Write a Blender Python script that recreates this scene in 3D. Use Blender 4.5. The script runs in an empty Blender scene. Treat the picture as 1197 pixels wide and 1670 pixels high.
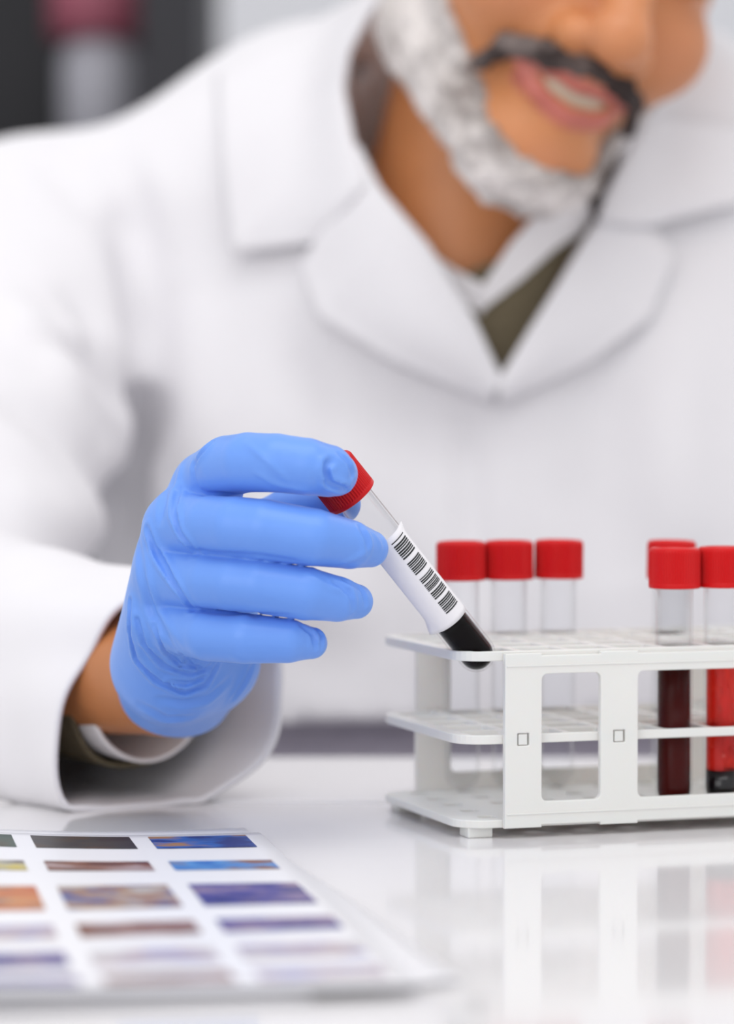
import bpy, bmesh, math, random
import numpy as np
from mathutils import Vector, Matrix

random.seed(7)
rng = np.random.default_rng(7)
SC = bpy.context.scene
COL = SC.collection
MM = 0.001

# ------------------------------------------------------------------ camera
FPX, HORIZ = 5200.0, 650.0            # focal length and horizon row, in pixels of the 1197x1670 frame
ZC = 153.2                            # camera height above the bench, mm
TH = math.atan((835 - HORIZ) / FPX)
cam = bpy.data.cameras.new('camera')
cam.sensor_fit = 'VERTICAL'
cam.sensor_height = 36.0
cam.lens = 36.0 * FPX / 1670
cam.dof.use_dof = True
cam.dof.focus_distance = 1.094
cam.dof.aperture_fstop = 4.7
cam.clip_start = 0.05
camo = bpy.data.objects.new('camera', cam)
COL.objects.link(camo)
camo.location = (0, 0, ZC * MM)
camo.rotation_euler = (math.pi / 2 - TH, 0, 0)
SC.camera = camo

# ------------------------------------------------------------------ world, lights, exposure
SC.view_settings.view_transform = 'Standard'
SC.view_settings.look = 'None'
SC.view_settings.gamma = 1
SC.view_settings.use_curve_mapping = False
SC.view_settings.exposure = 0.10
world = bpy.data.worlds.new('world')
SC.world = world
world.use_nodes = True
bg = world.node_tree.nodes['Background']
bg.inputs[0].default_value = (0.97, 0.965, 0.985, 1)
bg.inputs[1].default_value = 0.80


def area(name, loc, target, sx, sy, power, col=(1, 1, 1)):
    l = bpy.data.lights.new(name, 'AREA')
    l.shape = 'RECTANGLE'
    l.size, l.size_y, l.energy, l.color = sx, sy, power, col
    o = bpy.data.objects.new(name, l)
    COL.objects.link(o)
    o.location = loc
    o.rotation_euler = (Vector(target) - Vector(loc)).to_track_quat('-Z', 'Y').to_euler()
    return o


area('ceiling_panel_light', (0.15, 0.55, 1.8), (0.05, 1.25, 0.05), 1.6, 1.2, 12, (1, 0.99, 0.98))
area('front_fill_light', (-1.1, -0.8, 1.0), (0.0, 1.3, 0.1), 1.6, 1.4, 11, (1.0, 0.975, 0.96))  # fill lamp added behind the camera to brighten the coat front, no real window
area('back_window_light', (1.2, 2.9, 1.6), (0.1, 1.3, 0.2), 1.2, 1.2, 4, (0.97, 0.98, 1.0))


# ------------------------------------------------------------------ helpers
def P(px, py, d):
    """point (mm) seen at a pixel, at the depth d (mm) along world y"""
    X, Y = (px - 598.5) / FPX, (835 - py) / FPX
    c, s = math.cos(TH), math.sin(TH)
    ry, rz = c + Y * s, -s + Y * c
    k = d / ry
    return np.array([X * k, d, ZC + rz * k])


def rays(px, py):
    px, py = np.asarray(px, float), np.asarray(py, float)
    X, Y = (px - 598.5) / FPX, (835 - py) / FPX
    c, s = math.cos(TH), math.sin(TH)
    ry = c + Y * s
    return np.stack([X / ry, np.ones_like(X), (-s + Y * c) / ry], -1)


def nodes_of(m):
    m.use_nodes = True
    nt = m.node_tree
    return nt, nt.nodes['Principled BSDF']


def mat(name, col, rough=0.5, vary=0.04, scale=40, bump=0.0, bscale=200, spec=0.5, **kw):
    m = bpy.data.materials.new(name)
    nt, b = nodes_of(m)
    N, L = nt.nodes, nt.links
    tc = N.new('ShaderNodeTexCoord')
    nz = N.new('ShaderNodeTexNoise')
    nz.inputs['Scale'].default_value = scale
    nz.inputs['Detail'].default_value = 4
    L.new(tc.outputs['Object'], nz.inputs['Vector'])
    mix = N.new('ShaderNodeMix')
    mix.data_type = 'RGBA'
    lo = [max(0, c * (1 - vary)) for c in col[:3]] + [1]
    hi = [min(1, c * (1 + vary)) for c in col[:3]] + [1]
    mix.inputs[6].default_value, mix.inputs[7].default_value = lo, hi
    L.new(nz.outputs['Fac'], mix.inputs[0])
    L.new(mix.outputs[2], b.inputs['Base Color'])
    b.inputs['Roughness'].default_value = rough
    b.inputs['Specular IOR Level'].default_value = spec
    for k, v in kw.items():
        b.inputs[k.replace('_', ' ')].default_value = v
    if bump:
        n2 = N.new('ShaderNodeTexNoise')
        n2.inputs['Scale'].default_value = bscale
        n2.inputs['Detail'].default_value = 5
        L.new(tc.outputs['Object'], n2.inputs['Vector'])
        bp = N.new('ShaderNodeBump')
        bp.inputs['Strength'].default_value = bump
        bp.inputs['Distance'].default_value = 0.001
        L.new(n2.outputs['Fac'], bp.inputs['Height'])
        L.new(bp.outputs[0], b.inputs['Normal'])
    return m


def attr_mat(name, attr='Col', rough=0.5, spec=0.4, bump=0.15, bscale=300, vary=0.12, sss=0.0):
    m = bpy.data.materials.new(name)
    nt, b = nodes_of(m)
    N, L = nt.nodes, nt.links
    at = N.new('ShaderNodeVertexColor')
    at.layer_name = attr
    tc = N.new('ShaderNodeTexCoord')
    nz = N.new('ShaderNodeTexNoise')
    nz.inputs['Scale'].default_value = 60
    nz.inputs['Detail'].default_value = 5
    L.new(tc.outputs['Object'], nz.inputs['Vector'])
    mr = N.new('ShaderNodeMapRange')
    mr.inputs[3].default_value, mr.inputs[4].default_value = 1 - vary, 1 + vary
    L.new(nz.outputs['Fac'], mr.inputs[0])
    mul = N.new('ShaderNodeMix')
    mul.data_type, mul.blend_type = 'RGBA', 'MULTIPLY'
    mul.inputs[0].default_value = 1
    L.new(at.outputs[0], mul.inputs[6])
    L.new(mr.outputs[0], mul.inputs[7])
    L.new(mul.outputs[2], b.inputs['Base Color'])
    b.inputs['Roughness'].default_value = rough
    b.inputs['Specular IOR Level'].default_value = spec
    if sss:
        b.inputs['Subsurface Weight'].default_value = sss
        b.inputs['Subsurface Radius'].default_value = (0.008, 0.003, 0.0015)
        b.inputs['Subsurface Scale'].default_value = 0.6
    n2 = N.new('ShaderNodeTexNoise')
    n2.inputs['Scale'].default_value = bscale
    L.new(tc.outputs['Object'], n2.inputs['Vector'])
    bp = N.new('ShaderNodeBump')
    bp.inputs['Strength'].default_value = bump
    bp.inputs['Distance'].default_value = 0.001
    L.new(n2.outputs['Fac'], bp.inputs['Height'])
    L.new(bp.outputs[0], b.inputs['Normal'])
    return m


def link(o, parent=None):
    COL.objects.link(o)
    if parent is not None:
        o.parent = parent
        o.matrix_parent_inverse = Matrix(parent['_m']).inverted() if '_m' in parent else parent.matrix_basis.inverted()
    return o


def obj(name, verts, faces, m, parent=None, smooth=True, cols=None):
    """verts in mm, world coordinates"""
    me = bpy.data.meshes.new(name)
    v = np.asarray(verts, np.float32) * MM
    if isinstance(faces, np.ndarray):
        n, k = faces.shape
        me.vertices.add(len(v))
        me.vertices.foreach_set('co', v.ravel())
        me.loops.add(n * k)
        me.loops.foreach_set('vertex_index', faces.astype(np.int32).ravel())
        me.polygons.add(n)
        me.polygons.foreach_set('loop_start', np.arange(0, n * k, k, dtype=np.int32))
        me.polygons.foreach_set('loop_total', np.full(n, k, np.int32))
        me.update(calc_edges=True)
        me.validate()
    else:
        me.from_pydata([tuple(p) for p in v], [], faces)
    if smooth:
        me.polygons.foreach_set('use_smooth', np.ones(len(me.polygons), bool))
    if cols is not None:
        a = me.color_attributes.new('Col', 'FLOAT_COLOR', 'POINT')
        c4 = np.ones((len(v), 4), np.float32)
        c4[:, :3] = cols
        a.data.foreach_set('color', c4.ravel())
    me.materials.append(m)
    me.update()
    return link(bpy.data.objects.new(name, me), parent)


def thing(name, label, cat, loc=(0, 0, 0), group=None):
    o = bpy.data.objects.new(name, None)
    o.empty_display_size = 0.02
    o.location = Vector([c * MM for c in loc])
    COL.objects.link(o)
    tag(o, label, cat, group)
    return o


def tag(o, label, cat, group=None):
    o['label'], o['category'] = label, cat
    if group:
        o['group'] = group
    return o


def struct(o):
    o['kind'] = 'structure'
    return o


def box(lo, hi, bev=0.0, M=None, seg=2):
    bm = bmesh.new()
    bmesh.ops.create_cube(bm, size=1)
    lo, hi = Vector(lo), Vector(hi)
    for v in bm.verts:
        v.co = Vector([(lo[i] + hi[i]) / 2 + v.co[i] * (hi[i] - lo[i]) for i in range(3)])
    if bev:
        bmesh.ops.bevel(bm, geom=bm.edges[:], offset=bev, segments=seg, affect='EDGES', profile=0.5)
    if M is not None:
        bm.transform(M)
    bm.verts.index_update()
    v = [tuple(x.co) for x in bm.verts]
    f = [tuple(x.index for x in p.verts) for p in bm.faces]
    bm.free()
    return v, f


def join(parts):
    V, F = [], []
    for v, f in parts:
        n = len(V)
        V += [tuple(p) for p in v]
        F += [tuple(i + n for i in q) for q in f]
    return V, F


def lathe(prof, seg=64, mod=None, close_lo=True, close_hi=True):
    """prof: (r, z) list; mod(angle index) multiplies r where prof has a third entry 1"""
    V, F = [], []
    for p in prof:
        for k in range(seg):
            a = 2 * math.pi * k / seg
            r = p[0]
            if mod and len(p) > 2:
                r += mod(k) * p[2]
            V.append((r * math.cos(a), r * math.sin(a), p[1]))
    for i in range(len(prof) - 1):
        for k in range(seg):
            a, b = i * seg + k, i * seg + (k + 1) % seg
            F.append((a, b, b + seg, a + seg))
    if close_lo:
        F.append(tuple(reversed(range(seg))))
    if close_hi:
        F.append(tuple(range((len(prof) - 1) * seg, len(prof) * seg)))
    return V, F


def xf(vf, M):
    return [tuple(M @ Vector(p)) for p in vf[0]], vf[1]


def flat_with_holes(outer, holes, thick, bev=0.25):
    """extruded 2D plate (z from 0 to thick) with holes, from a filled curve"""
    cu = bpy.data.curves.new('tmp', 'CURVE')
    cu.dimensions = '2D'
    cu.fill_mode = 'BOTH'
    for poly in [outer] + holes:
        sp = cu.splines.new('POLY')
        sp.points.add(len(poly) - 1)
        for q, (x, y) in zip(sp.points, poly):
            q.co = (x, y, 0, 1)
        sp.use_cyclic_u = True
    cu.extrude = max(0.01, thick / 2 - bev)
    cu.bevel_depth = bev
    cu.bevel_resolution = 1
    cu.offset = -bev
    o = bpy.data.objects.new('tmp', cu)
    COL.objects.link(o)
    me = bpy.data.meshes.new_from_object(o.evaluated_get(bpy.context.evaluated_depsgraph_get()))
    v = [(p.co.x, p.co.y, p.co.z + thick / 2) for p in me.vertices]
    f = [tuple(p.vertices) for p in me.polygons]
    bpy.data.objects.remove(o)
    bpy.data.meshes.remove(me)
    bpy.data.curves.remove(cu)
    return v, f


def rrect(x0, y0, x1, y1, r, n=5):
    out = []
    for cx, cy, a0 in ((x1 - r, y1 - r, 0), (x0 + r, y1 - r, 90), (x0 + r, y0 + r, 180), (x1 - r, y0 + r, 270)):
        for k in range(n + 1):
            a = math.radians(a0 + 90 * k / n)
            out.append((cx + r * math.cos(a), cy + r * math.sin(a)))
    return out


# ------------------------------------------------------------------ signed distance fields and surface nets
class Field:
    def __init__(self, lo, hi, h):
        self.lo, self.h = np.array(lo, float), h
        self.n = [int(math.ceil((b - a) / h)) + 1 for a, b in zip(lo, hi)]
        self.ax = [(self.lo[i] + h * np.arange(self.n[i])).astype(np.float32) for i in range(3)]
        self.F = np.full(self.n, 500.0, np.float32)

    def sub(self, lo, hi):
        s = []
        for i in range(3):
            a = int(np.clip(math.floor((lo[i] - self.lo[i]) / self.h), 0, self.n[i]))
            b = int(np.clip(math.ceil((hi[i] - self.lo[i]) / self.h) + 1, 0, self.n[i]))
            s.append(slice(a, b))
        g = [self.ax[i][s[i]] for i in range(3)]
        return tuple(s), (g[0][:, None, None], g[1][None, :, None], g[2][None, None, :])

    def add(self, prim, k=8.0):
        fn, lo, hi = prim
        pad = k + 4 * self.h
        s, g = self.sub(np.array(lo) - pad, np.array(hi) + pad)
        if 0 in self.F[s].shape:
            return
        d = fn(*g)
        a = self.F[s]
        t = np.clip(0.5 + 0.5 * (a - d) / k, 0, 1)
        self.F[s] = a * (1 - t) + d * t - k * t * (1 - t)

    def cut(self, prim, k=4.0):
        fn, lo, hi = prim
        pad = k + 4 * self.h
        s, g = self.sub(np.array(lo) - pad, np.array(hi) + pad)
        if 0 in self.F[s].shape:
            return
        d = -fn(*g)
        a = self.F[s]
        t = np.clip(0.5 - 0.5 * (a - d) / k, 0, 1)
        self.F[s] = a * (1 - t) + d * t + k * t * (1 - t)

    def groove(self, pts, w, amp, ridge=0.0):
        """press (amp > 0) or raise (amp < 0) a line of 3D points into the surface"""
        pts = np.asarray(pts, float)
        n = len(pts)
        for i in range(n - 1):
            pass
        lo, hi = pts.min(0) - 4 * w, pts.max(0) + 4 * w
        s, (x, y, z) = self.sub(lo, hi)
        if 0 in self.F[s].shape:
            return
        best = np.full(self.F[s].shape, 1e9, np.float32)
        fade = np.zeros(self.F[s].shape, np.float32)
        for i in range(n - 1):
            a, b = pts[i], pts[i + 1]
            ab = b - a
            L2 = max(1e-9, ab @ ab)
            t = np.clip(((x - a[0]) * ab[0] + (y - a[1]) * ab[1] + (z - a[2]) * ab[2]) / L2, 0, 1)
            d2 = (x - a[0] - t * ab[0]) ** 2 + (y - a[1] - t * ab[1]) ** 2 + (z - a[2] - t * ab[2]) ** 2
            u = (i + t) / (n - 1)
            m = d2 < best
            best = np.where(m, d2, best)
            fade = np.where(m, np.sin(np.pi * np.clip(u * 0.94 + 0.03, 0, 1)) ** 0.5, fade)
        self.F[s] += (amp * fade * (np.exp(-best / (w * w)) - ridge * np.exp(-((np.sqrt(best) - 1.9 * w) / w) ** 2))).astype(np.float32)

    def value(self, p):
        """trilinear lookup"""
        q = (np.asarray(p) - self.lo) / self.h
        ok = np.all((q >= 0) & (q < np.array(self.n) - 1.001), axis=-1)
        q = np.clip(q, 0, np.array(self.n) - 1.002)
        i = q.astype(int)
        f = q - i
        out = 0
        for dx in (0, 1):
            for dy in (0, 1):
                for dz in (0, 1):
                    w = (f[..., 0] if dx else 1 - f[..., 0]) * (f[..., 1] if dy else 1 - f[..., 1]) * (f[..., 2] if dz else 1 - f[..., 2])
                    out = out + w * self.F[i[..., 0] + dx, i[..., 1] + dy, i[..., 2] + dz]
        return np.where(ok, out, 500.0)

    def hit(self, px, py, d0, d1, step=None):
        """depth at which the line of sight through each pixel first meets the surface"""
        r = rays(px, py)
        step = step or self.h
        ds = np.arange(d0, d1, step)
        org = np.array([0, 0, ZC])
        res = np.full(r.shape[:-1], np.nan)
        prev = None
        for d in ds:
            v = self.value(org + r * d)
            new = (v < 0) & np.isnan(res)
            if prev is not None:
                res = np.where(new, d - step * np.clip(-v / np.maximum(prev - v, 1e-6), 0, 1), res)
            prev = v
        return res

    def on(self, pts, d0, d1):
        pts = np.asarray(pts, float)
        # resample the line finely
        seg = np.linalg.norm(np.diff(pts, axis=0), axis=1)
        u = np.r_[0, np.cumsum(seg)]
        q = np.linspace(0, u[-1], max(4, int(u[-1] / 8)))
        xs, ys = np.interp(q, u, pts[:, 0]), np.interp(q, u, pts[:, 1])
        d = self.hit(xs, ys, d0, d1)
        ok = ~np.isnan(d)
        r = rays(xs, ys)[ok] * d[ok, None]
        return r + np.array([0, 0, ZC])

    def mesh(self):
        F = self.F
        S = F < 0
        c = [F[dx:F.shape[0] - 1 + dx, dy:F.shape[1] - 1 + dy, dz:F.shape[2] - 1 + dz] for dx in (0, 1) for dy in (0, 1) for dz in (0, 1)]
        cnt = sum((x < 0).astype(np.int8) for x in c)
        act = (cnt > 0) & (cnt < 8)
        idx = np.argwhere(act)
        vid = np.full(act.shape, -1, np.int32)
        vid[act] = np.arange(len(idx))
        vals = [x[act] for x in c]
        acc = np.zeros((len(idx), 3))
        num = np.zeros(len(idx))
        offs = [(dx, dy, dz) for dx in (0, 1) for dy in (0, 1) for dz in (0, 1)]
        for a in range(8):
            for b in range(a + 1, 8):
                oa, ob = np.array(offs[a]), np.array(offs[b])
                if np.abs(oa - ob).sum() != 1:
                    continue
                va, vb = vals[a], vals[b]
                m = (va < 0) != (vb < 0)
                t = np.where(m, va / np.where(m, va - vb, 1), 0)
                acc += np.where(m[:, None], oa + t[:, None] * (ob - oa), 0)
                num += m
        V = self.lo + self.h * (idx + acc / num[:, None])
        faces = []
        for ax in range(3):
            o1, o2 = [(1, 2), (2, 0), (0, 1)][ax]
            sl0, sl1 = [slice(None)] * 3, [slice(None)] * 3
            sl0[ax], sl1[ax] = slice(0, -1), slice(1, None)
            A, B = S[tuple(sl0)], S[tuple(sl1)]
            e = np.argwhere(A != B)
            for q in (o1, o2):
                e = e[(e[:, q] > 0) & (e[:, q] < F.shape[q] - 1)]
            ins = A[e[:, 0], e[:, 1], e[:, 2]]
            d1, d2 = np.zeros(3, int), np.zeros(3, int)
            d1[o1], d2[o2] = 1, 1
            g = lambda p: vid[p[:, 0], p[:, 1], p[:, 2]]
            q = np.stack([g(e - d1 - d2), g(e - d2), g(e), g(e - d1)], 1)
            q[~ins] = q[~ins][:, ::-1]
            faces.append(q)
        return V, np.concatenate(faces)


def cone(a, b, ra, rb):
    a, b = np.array(a, float), np.array(b, float)
    ab = b - a
    L2 = ab @ ab + 1e-9

    def fn(x, y, z):
        t = np.clip(((x - a[0]) * ab[0] + (y - a[1]) * ab[1] + (z - a[2]) * ab[2]) / L2, 0, 1)
        return np.sqrt((x - a[0] - t * ab[0]) ** 2 + (y - a[1] - t * ab[1]) ** 2 + (z - a[2] - t * ab[2]) ** 2) - (ra + (rb - ra) * t)
    m = max(ra, rb)
    return fn, np.minimum(a, b) - m, np.maximum(a, b) + m


def ell(c, r, R=None):
    c, r = np.array(c, float), np.array(r, float)
    R = np.eye(3) if R is None else np.array(R)

    def fn(x, y, z):
        x, y, z = x - c[0], y - c[1], z - c[2]
        p = [R[0, i] * x + R[1, i] * y + R[2, i] * z for i in range(3)]
        k0 = np.sqrt(sum((p[i] / r[i]) ** 2 for i in range(3)))
        k1 = np.sqrt(sum((p[i] / r[i] ** 2) ** 2 for i in range(3))) + 1e-9
        return k0 * (k0 - 1) / k1
    m = r.max()
    return fn, c - m, c + m


def noise3(p, s, seed=0):
    """cheap smooth value noise for arrays of points"""
    q = p / s + seed * 17.3
    i = np.floor(q).astype(np.int64)
    f = q - i
    f = f * f * (3 - 2 * f)
    out = 0
    for dx in (0, 1):
        for dy in (0, 1):
            for dz in (0, 1):
                hsh = ((i[..., 0] + dx) * 73856093 ^ (i[..., 1] + dy) * 19349663 ^ (i[..., 2] + dz) * 83492791) & 0xffffff
                hsh = (hsh * 1103515245 + 12345) & 0x7fffffff
                w = (f[..., 0] if dx else 1 - f[..., 0]) * (f[..., 1] if dy else 1 - f[..., 1]) * (f[..., 2] if dz else 1 - f[..., 2])
                out = out + w * (hsh % 10007) / 10007.0
    return out * 2 - 1


# ------------------------------------------------------------------ materials
M_bench = mat('glossy_white_laminate', (0.80, 0.79, 0.80), 0.08, 0.015, 6, spec=0.34)
M_bench_rear = mat('white_laminate', (0.80, 0.79, 0.80), 0.22, 0.015, 6, spec=0.3)
M_metal = mat('grey_metal', (0.5, 0.5, 0.52), 0.4, Metallic=0.8)
M_plastic = mat('ivory_white_plastic', (0.80, 0.79, 0.76), 0.38, 0.02, 60, bump=0.03, bscale=900, Subsurface_Weight=0.08)
M_red = mat('red_cap_plastic', (0.60, 0.008, 0.010), 0.36, 0.06, 90, spec=0.22)
M_label = mat('white_paper_label', (0.84, 0.83, 0.86), 0.6, 0.03, 120, bump=0.04, bscale=700)
M_ink = mat('black_ink', (0.006, 0.009, 0.010), 0.5, 0.2)
M_black = mat('dark_blood', (0.0022, 0.0012, 0.0015), 0.08, 0.2, spec=0.05)
M_blood = mat('venous_blood', (0.055, 0.0035, 0.003), 0.10, 0.25, 30, spec=0.06)
M_serum = mat('settled_dark_blood', (0.004, 0.003, 0.004), 0.15, 0.2)
M_coat = mat('white_cotton', (0.80, 0.79, 0.815), 0.85, 0.02, 30, bump=0.06, bscale=900, spec=0.2)
M_shirt = mat('white_shirt_cotton', (0.84, 0.82, 0.83), 0.8, 0.02, 30, spec=0.2)
M_sweater = mat('olive_knit', (0.155, 0.128, 0.082), 0.9, 0.25, 300, bump=0.5, bscale=900, spec=0.1)
M_trousers = mat('slate_grey_twill', (0.56, 0.53, 0.60), 0.9, 0.1, 100, spec=0.1)
M_wall = mat('white_paint', (0.86, 0.87, 0.90), 0.8, 0.01, 3)
M_floor = mat('grey_vinyl', (0.55, 0.55, 0.57), 0.4, 0.05, 12)
M_dark = mat('charcoal_laminate', (0.020, 0.020, 0.026), 0.6, 0.1, 20)
M_teeth = mat('teeth_enamel', (0.55, 0.47, 0.36), 0.3, 0.05)
M_eye = mat('eyeball', (0.75, 0.72, 0.70), 0.1, 0.03)
M_iris = mat('brown_iris', (0.06, 0.03, 0.015), 0.1, 0.1)
M_hair = mat('grey_hair', (0.16, 0.15, 0.145), 0.7, 0.5, 120, bump=0.8, bscale=400)


def clear_mat(name, tint=(0.992, 0.995, 0.998), ior=1.15, rough=0.02):
    m = bpy.data.materials.new(name)
    m.use_nodes = True
    nt = m.node_tree
    N, L = nt.nodes, nt.links
    N.remove(N['Principled BSDF'])
    tr = N.new('ShaderNodeBsdfTransparent')
    tr.inputs[0].default_value = (*tint, 1)
    gl = N.new('ShaderNodeBsdfGlossy')
    gl.inputs['Roughness'].default_value = rough
    lw = N.new('ShaderNodeLayerWeight')
    lw.inputs['Blend'].default_value = 0.5
    pw = N.new('ShaderNodeMath')
    pw.operation = 'POWER'
    pw.inputs[1].default_value = 4.0
    L.new(lw.outputs['Facing'], pw.inputs[0])
    fr = N.new('ShaderNodeMapRange')
    fr.inputs[3].default_value, fr.inputs[4].default_value = ((ior - 1) / (ior + 1)) ** 2, 0.75
    L.new(pw.outputs[0], fr.inputs[0])
    nz = N.new('ShaderNodeTexNoise')
    nz.inputs['Scale'].default_value = 120
    mr = N.new('ShaderNodeMapRange')
    mr.inputs[3].default_value, mr.inputs[4].default_value = 0.85, 1.0
    L.new(nz.outputs['Fac'], mr.inputs[0])
    mu = N.new('ShaderNodeMath')
    mu.operation = 'MULTIPLY'
    L.new(fr.outputs[0], mu.inputs[0])
    L.new(mr.outputs[0], mu.inputs[1])
    mx = N.new('ShaderNodeMixShader')
    L.new(mu.outputs[0], mx.inputs[0])
    L.new(tr.outputs[0], mx.inputs[1])
    L.new(gl.outputs[0], mx.inputs[2])
    L.new(mx.outputs[0], N['Material Output'].inputs[0])
    return m


M_clear = clear_mat('clear_tube_plastic')


def film_mat():
    m = bpy.data.materials.new('thin_blood_film')
    nt, b = nodes_of(m)
    N, L = nt.nodes, nt.links
    b.inputs['Base Color'].default_value = (0.62, 0.012, 0.008, 1)
    b.inputs['Roughness'].default_value = 0.25
    tr = N.new('ShaderNodeBsdfTransparent')
    tr.inputs[0].default_value = (0.95, 0.22, 0.17, 1)
    clear = N.new('ShaderNodeBsdfTransparent')
    tc = N.new('ShaderNodeTexCoord')
    nz = N.new('ShaderNodeTexNoise')
    nz.inputs['Scale'].default_value = 170
    nz.inputs['Detail'].default_value = 3
    mp = N.new('ShaderNodeMapping')
    mp.inputs['Scale'].default_value = (1, 1, 0.35)
    L.new(tc.outputs['Object'], mp.inputs[0])
    L.new(mp.outputs[0], nz.inputs['Vector'])
    r1 = N.new('ShaderNodeMapRange')
    r1.inputs[1].default_value, r1.inputs[2].default_value = 0.38, 0.62
    r1.inputs[3].default_value, r1.inputs[4].default_value = 0.08, 0.6
    L.new(nz.outputs['Fac'], r1.inputs[0])
    mx = N.new('ShaderNodeMixShader')
    L.new(r1.outputs[0], mx.inputs[0])
    L.new(tr.outputs[0], mx.inputs[1])
    L.new(b.outputs[0], mx.inputs[2])
    n2 = N.new('ShaderNodeTexNoise')
    n2.inputs['Scale'].default_value = 260
    L.new(tc.outputs['Object'], n2.inputs['Vector'])
    r2 = N.new('ShaderNodeMapRange')
    r2.inputs[1].default_value, r2.inputs[2].default_value = 0.66, 0.70
    L.new(n2.outputs['Fac'], r2.inputs[0])
    m2 = N.new('ShaderNodeMixShader')
    L.new(r2.outputs[0], m2.inputs[0])
    L.new(mx.outputs[0], m2.inputs[1])
    L.new(clear.outputs[0], m2.inputs[2])
    L.new(m2.outputs[0], N['Material Output'].inputs[0])
    return m


M_film = film_mat()


def glove_mat():
    m = mat('blue_nitrile', (0.145, 0.325, 0.84), 0.38, 0.05, 25, bump=0.12, bscale=220, spec=0.4)
    b = m.node_tree.nodes['Principled BSDF']
    b.inputs['Sheen Weight'].default_value = 0.15
    b.inputs['Sheen Tint'].default_value = (0.5, 0.7, 1, 1)
    return m


M_glove = glove_mat()
M_skin = attr_mat('skin', rough=0.42, spec=0.45, bump=0.12, sss=0.12)
M_beard = attr_mat('beard_hair', rough=0.8, spec=0.15, bump=0.9, bscale=500, vary=0.35)

# ------------------------------------------------------------------ the room
FLOOR = -750
struct(obj('floor', *box((-3500, -1500, FLOOR - 40), (3500, 5240, FLOOR)), M_floor, smooth=False))
struct(obj('wall_back', *box((-3500, 5200, FLOOR), (3500, 5320, 2200)), M_wall, smooth=False))

# lab bench: glossy front panel, a joint, and a rear panel; metal legs
SEAM, EDGE = 1203, 1352
bench = thing('lab_bench', 'glossy white laminate lab bench under the tube rack and printed sheets', 'bench', (0, 900, FLOOR))
obj('tabletop', *box((-1100, 250, -32), (1100, SEAM - 0.8, 0), 1.2), M_bench, bench, False)
obj('rear_panel', *box((-1100, SEAM + 0.8, -32), (1100, EDGE, 0.9), 1.6), M_bench_rear, bench, False)
obj('frame_rail', *box((-1060, 300, -80), (1060, 330, -32), 2), M_metal, bench, False)
obj('frame_rail', *box((-1060, 1290, -80), (1060, 1320, -32), 2), M_metal, bench, False)
for x in (-1040, 1000):
    for y in (300, 1282):
        obj('leg', *box((x, y, FLOOR), (x + 40, y + 40, -32), 2), M_metal, bench, False)

# ------------------------------------------------------------------ tube rack
ANG = math.radians(18.5)
O = P(821, 1352, 1106)
RM = Matrix.Translation(Vector((O[0], O[1], 0))) @ Matrix.Rotation(ANG, 4, 'Z')


def rk(u, v, z):
    return RM @ Vector((u, v, z))


PITCH, U0, V0, VP, NC, NR = 18.2, -2.0, 10.8, 17.75, 10, 5
DEPTH = 92.0
ULEN = 159.8
POSTS = [(0, 13.7), (35.9, 50.1), (109.7, 123.9), (146.1, 159.8)]
CLIPS = [6.8, 43.0, 116.8, 153.0]
ZB, ZT = 3.6, 64.6
rack = thing('test_tube_rack', 'white plastic test tube rack with three perforated decks on the bench', 'rack', tuple(rk(90, 46, 0)))


def deck(z, t, hole, corner=11.0, hz=True):
    outer = rrect(-15.5, 1.2, ULEN + 15.5, DEPTH - 1.2, corner, 8)
    holes = []
    if hole:
        for c in range(NC):
            for r in range(NR):
                u, v = U0 + PITCH * c, V0 + VP * r
                holes.append(rrect(u - hole, v - hole * .98, u + hole, v + hole * .98, 1.6, 3))
    M = RM @ Matrix.Translation((0, 0, z))
    return xf(flat_with_holes(outer, holes, t, 0.35), M)


obj('deck', *deck(61.9, 3.4, 7.75), M_plastic, rack, False)
obj('deck', *deck(32.9, 3.2, 7.75), M_plastic, rack, False)
obj('deck', *deck(3.6, 2.8, 3.2), M_plastic, rack, False)


def panel(v0, v1):
    outer = []
    # posts stand a little proud of the rails above and below
    posts = POSTS
    pts_top = []
    for i, (a, b) in enumerate(posts):
        if i:
            pts_top += [(a, ZT - 0.9), (a, ZT)]
        else:
            pts_top += [(a, ZT)]
        pts_top += [(b, ZT)]
        if i < len(posts) - 1:
            pts_top += [(b, ZT - 0.9)]
    pts_bot = [(x, ZB + (ZT - y)) for x, y in pts_top]
    outer = pts_bot + pts_top[::-1]
    holes = [rrect(a[1], 12.6, b[0], 57.3, 2.2, 5) for a, b in zip(POSTS[:-1], POSTS[1:])]
    holes += [rrect(u - 2.2, 32.4, u + 2.2, 36.8, 0.3, 2) for u in CLIPS]
    v, f = flat_with_holes(outer, holes, v1 - v0, 0.3)
    M = RM @ Matrix.Translation((0, v1, 0)) @ Matrix.Rotation(math.pi / 2, 4, 'X')
    return xf((v, f), M)


for v0, v1 in ((-1.6, 0.9), (DEPTH - 0.9, DEPTH + 1.6)):
    pn = obj('side_panel', *panel(v0, v1), M_plastic, rack, False)
    for u in CLIPS:
        obj('clip', *box((u - 1.7, v0 + 0.25, 32.6), (u + 1.6, v1, 36.4), 0.3, RM), M_plastic, pn, False)
    if v0 < 0:
        for z in (59.9, 8.2):
            obj('rail_ridge', *box((0.6, v0 - 0.25, z), (ULEN - 0.6, v0 + 0.3, z + 0.5), 0.1, RM), M_plastic, pn, False)
for u in (-7, ULEN + 7):
    for v in (4, DEPTH - 13):
        obj('foot', *box((u - 4.6, v, 0), (u + 4.6, v + 9, 4.2), 0.5, RM), M_plastic, rack, False)

# ------------------------------------------------------------------ test tubes
TL, TR = 93.5, 6.75


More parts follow.
